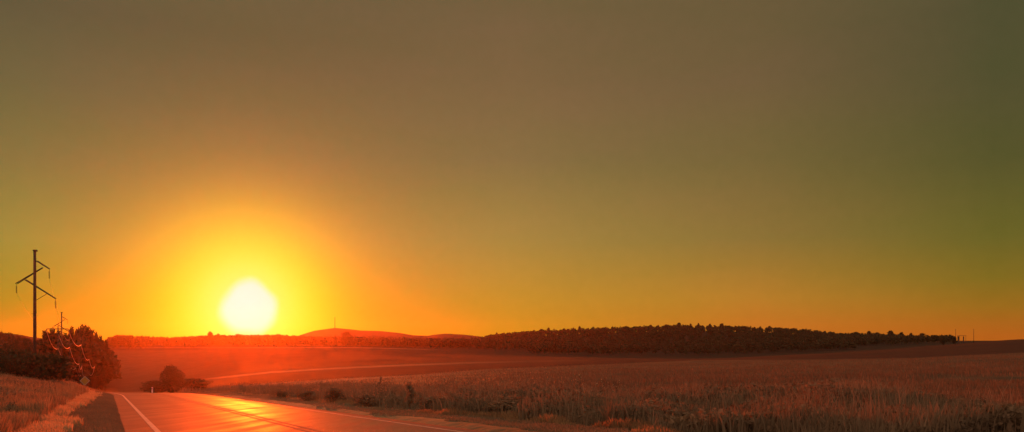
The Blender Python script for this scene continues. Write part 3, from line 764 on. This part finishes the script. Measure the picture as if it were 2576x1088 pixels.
def sag(p, q_, s, n=14):
    out = []
    for i in range(n + 1):
        t = i / n; v = p.lerp(q_, t); v.z -= 4 * s * t * (1 - t); out.append(v)
    return out
for i, w_ in enumerate(('upper right', 'left', 'lower right')):
    m = MB(); m.tube(sag(tp1[i], tp2[i], 3.2), 0.011, 5)
    tag(m.build('power_cable', M['wire'], None, True), f'thin cable between the two concrete poles hanging from their {w_} arms', 'cable', 'cables of the high line')

# lower line running down into the valley
nodes = [  # depth, three (px,row) attachments
 (172, (117, 832), (146, 838), (172, 831)),
 (208, (147, 877), (175, 874), (204, 868)),
 (248, (170, 908), (199, 916), (224, 905)),
 (288, (191, 926), (206, 921), (238, 922)),
 (334, (203, 944), (211, 946), (226, 943)),
]
lowc = [[], [], []]
pl = ['nearest', 'second nearest', 'middle', 'second farthest', 'farthest']
for ni, (Yd, *at_) in enumerate(nodes):
    A = [P3(a[0], a[1], Yd) for a in at_]; mid = A[1]; x = mid.x; gz = Hs(x, Yd); top = max(a.z for a in A) + 0.3
    root = empty('utility_pole', (x, Yd, gz))
    b = MB(); b.tube([(0, 0, -0.8), (0, 0, top + 0.6 - gz)], [0.13, 0.09], 10); b.build('shaft', M['wood'], root, True)
    b = MB(); b.bar((A[0].x - x, 0, top - 0.05 - gz), (A[2].x - x, 0, top - 0.05 - gz), 0.14); xa = b.build('crossarm', M['wood'], root)
    for a in A:
        b = MB(); p0 = Vector((a.x - x, 0, top - 0.12 - gz)); p1 = a - Vector((x, Yd, gz)) 
        b.tube([p0, p0.lerp(p1, 0.4), p0.lerp(p1, 0.7), p1], [0.04, 0.09, 0.09, 0.03], 8); b.build('insulator', M['porcelain'], xa, True)
    for c in range(3): lowc[c].append(A[c])
    tag(root, f'{pl[ni]} wooden pole of the low line dropping into the valley on the left', 'utility pole', 'wooden poles of the low line')
for c, w_ in enumerate(('left', 'middle', 'right')):
    m = MB()
    pts_ = []
    for a, b_ in zip(lowc[c][:-1], lowc[c][1:]):
        seg = sag(a, b_, 1.5, 12); pts_ += seg if not pts_ else seg[1:]
    m.tube(pts_, 0.05, 6)
    tag(m.build('power_cable', M['wire'], None, True), f'{w_} sagging cable of the low line glinting against the dark trees', 'cable', 'cables of the low line')

# ------------------------------------------------------------------ diamond sign, marker post, posts, shelter, mast
Yd = 92.0; c_ = P3(213.5, 958.5, Yd); gz = Hs(c_.x, Yd); root = empty('diamond_sign', (c_.x, Yd, gz)); hz = c_.z - gz
Rm = Matrix.Rotation(math.radians(45), 3, 'Y'); a_ = 0.78
b = MB(); b.tube([(0, 0.07, -0.4), (0, 0.07, hz + 0.45)], 0.035, 8); b.build('post', M['steel'], root, True)
b = MB(); b.box((0, 0, hz), (a_, 0.02, a_), Rm); plate = b.build('sign_plate', M['signwhite'], root)
b = MB(); b.box((0, -0.013, hz), (a_ * 0.80, 0.012, a_ * 0.80), Rm); b.build('sign_border_line', M['signblack'], plate)
b = MB(); b.box((0, -0.022, hz), (a_ * 0.76, 0.012, a_ * 0.76), Rm); b.build('sign_face', M['signyellow'], plate)
root.rotation_euler = (0, 0, math.radians(8))
tag(root, 'yellow diamond road sign with pale border on a post left of the road crest', 'road sign')

Yd = 93.0; x = (383 - 1288) / FPX * Yd; gz = Hs(x, Yd) ; root = empty('marker_post', (x, Yd, gz))
b = MB(); b.box((0, 0, 0.35), (0.13, 0.10, 0.9)); b.build('post', M['white'], root)
b = MB(); b.box((0, -0.056, 0.62), (0.10, 0.012, 0.14)); b.build('reflector_band', M['signblack'], root)
tag(root, 'small white marker post at the right edge of the road where it drops away', 'marker post')

def bare_post(px, top, Yd, r, label, name='wooden_post'):
    x = (px - 1288) / FPX * Yd; gz = Hs(x, Yd); h = (HROW - top) / FPX * Yd - gz
    b = MB(); b.tube([(0, 0, -0.5), (0, 0, h * 0.6), (0.02, 0, h)], [r, r * 0.85, r * 0.7], 8)
    b.bar((-r * 2.5, 0, h - 0.35), (r * 2.5, 0, h - 0.35), r * 0.7)
    o = b.build(name, M['wood'], None, True); o.location = (x, Yd, gz)
    return tag(o, label, 'post', 'bare posts along the horizon')
bare_post(691, 860, 850, 0.28, 'short dark post standing on the far side of the valley right of the sun')
bare_post(2404, 828.5, 655, 0.17, 'bare post left of the small open shelter on the right horizon')
bare_post(2449.5, 828, 655, 0.19, 'bare post right of the small open shelter on the right horizon')
Yd = 655.0; x = (2419.5 - 1288) / FPX * Yd; gz = Hs(x, Yd); root = empty('open_shelter', (x, Yd, gz)); hh = (HROW - 844.5) / FPX * Yd - gz
b = MB(); b.box((0, 0, hh - 0.12), (5.8, 3.4, 0.22), Matrix.Rotation(0.02, 3, 'Y')); b.build('roof', M['roofmetal'], root)
for sx in (-2.6, 2.5):
    for sy in (-1.4, 1.4):
        b = MB(); b.box((sx, sy, (hh - 0.24) / 2 - 0.2), (0.16, 0.16, hh - 0.24 + 0.35)); b.build('post', M['wood'], root)
b = MB(); b.box((-1.9, 1.45, hh * 0.66), (1.1, 0.08, hh * 0.5)); b.build('side_panel', M['roofmetal'], root)
b = MB(); b.box((2.1, 1.45, hh * 0.5), (0.7, 0.08, hh * 0.75)); b.build('side_panel', M['roofmetal'], root)
tag(root, 'small open shelter with a flat roof between two bare posts on the horizon', 'shelter')

Yd = 2200.0; x = (842.5 - 1288) / FPX * Yd; gz = Hs(x, Yd); hh = (HROW - 797) / FPX * Yd - gz
root = empty('radio_mast', (x, Yd, gz)); b = MB()
def mw(z): return 1.0 - 0.6 * z / hh
for sx in (-1, 1):
    for sy in (-1, 1): b.bar((sx * mw(0), sy * mw(0), -1), (sx * mw(hh), sy * mw(hh), hh * 0.93), 0.35)
zz = 0
while zz < hh * 0.9:
    w0 = mw(zz); w1 = mw(zz + 3)
    for sy in (-1, 1):
        b.bar((-w0, sy * w0, zz), (w1, sy * w1, zz + 3), 0.22); b.bar((sy * w0, -w0, zz), (sy * w1, w1, zz + 3), 0.22)
    zz += 3
b.build('lattice', M['steel'], root)
b = MB(); b.tube([(0, 0, hh * 0.9), (0, 0, hh)], [0.3, 0.15], 6); b.build('antenna', M['steel'], root)
tag(root, 'thin radio mast on top of the pale distant hill right of the sun', 'mast')

# ------------------------------------------------------------------ haze
hb = MB(); zlo = float(TZ.min()) - 1.0
hb.box((0, 0, (zlo + 72) / 2), (6300, 6300, 72 - zlo))
hm = bpy.data.materials.new('haze_air'); hm.use_nodes = True; t = hm.node_tree; t.nodes.clear()
pv = t.nodes.new('ShaderNodeVolumePrincipled'); ou = t.nodes.new('ShaderNodeOutputMaterial')
pv.inputs['Color'].default_value = (0.96, 0.72, 0.60, 1); pv.inputs['Density'].default_value = 0.000043; pv.inputs['Anisotropy'].default_value = 0.875
t.links.new(pv.outputs[0], ou.inputs['Volume'])
ho = hb.build('haze', hm); tag(ho, 'thin evening haze over the valley and fields', 'haze', kind='stuff')
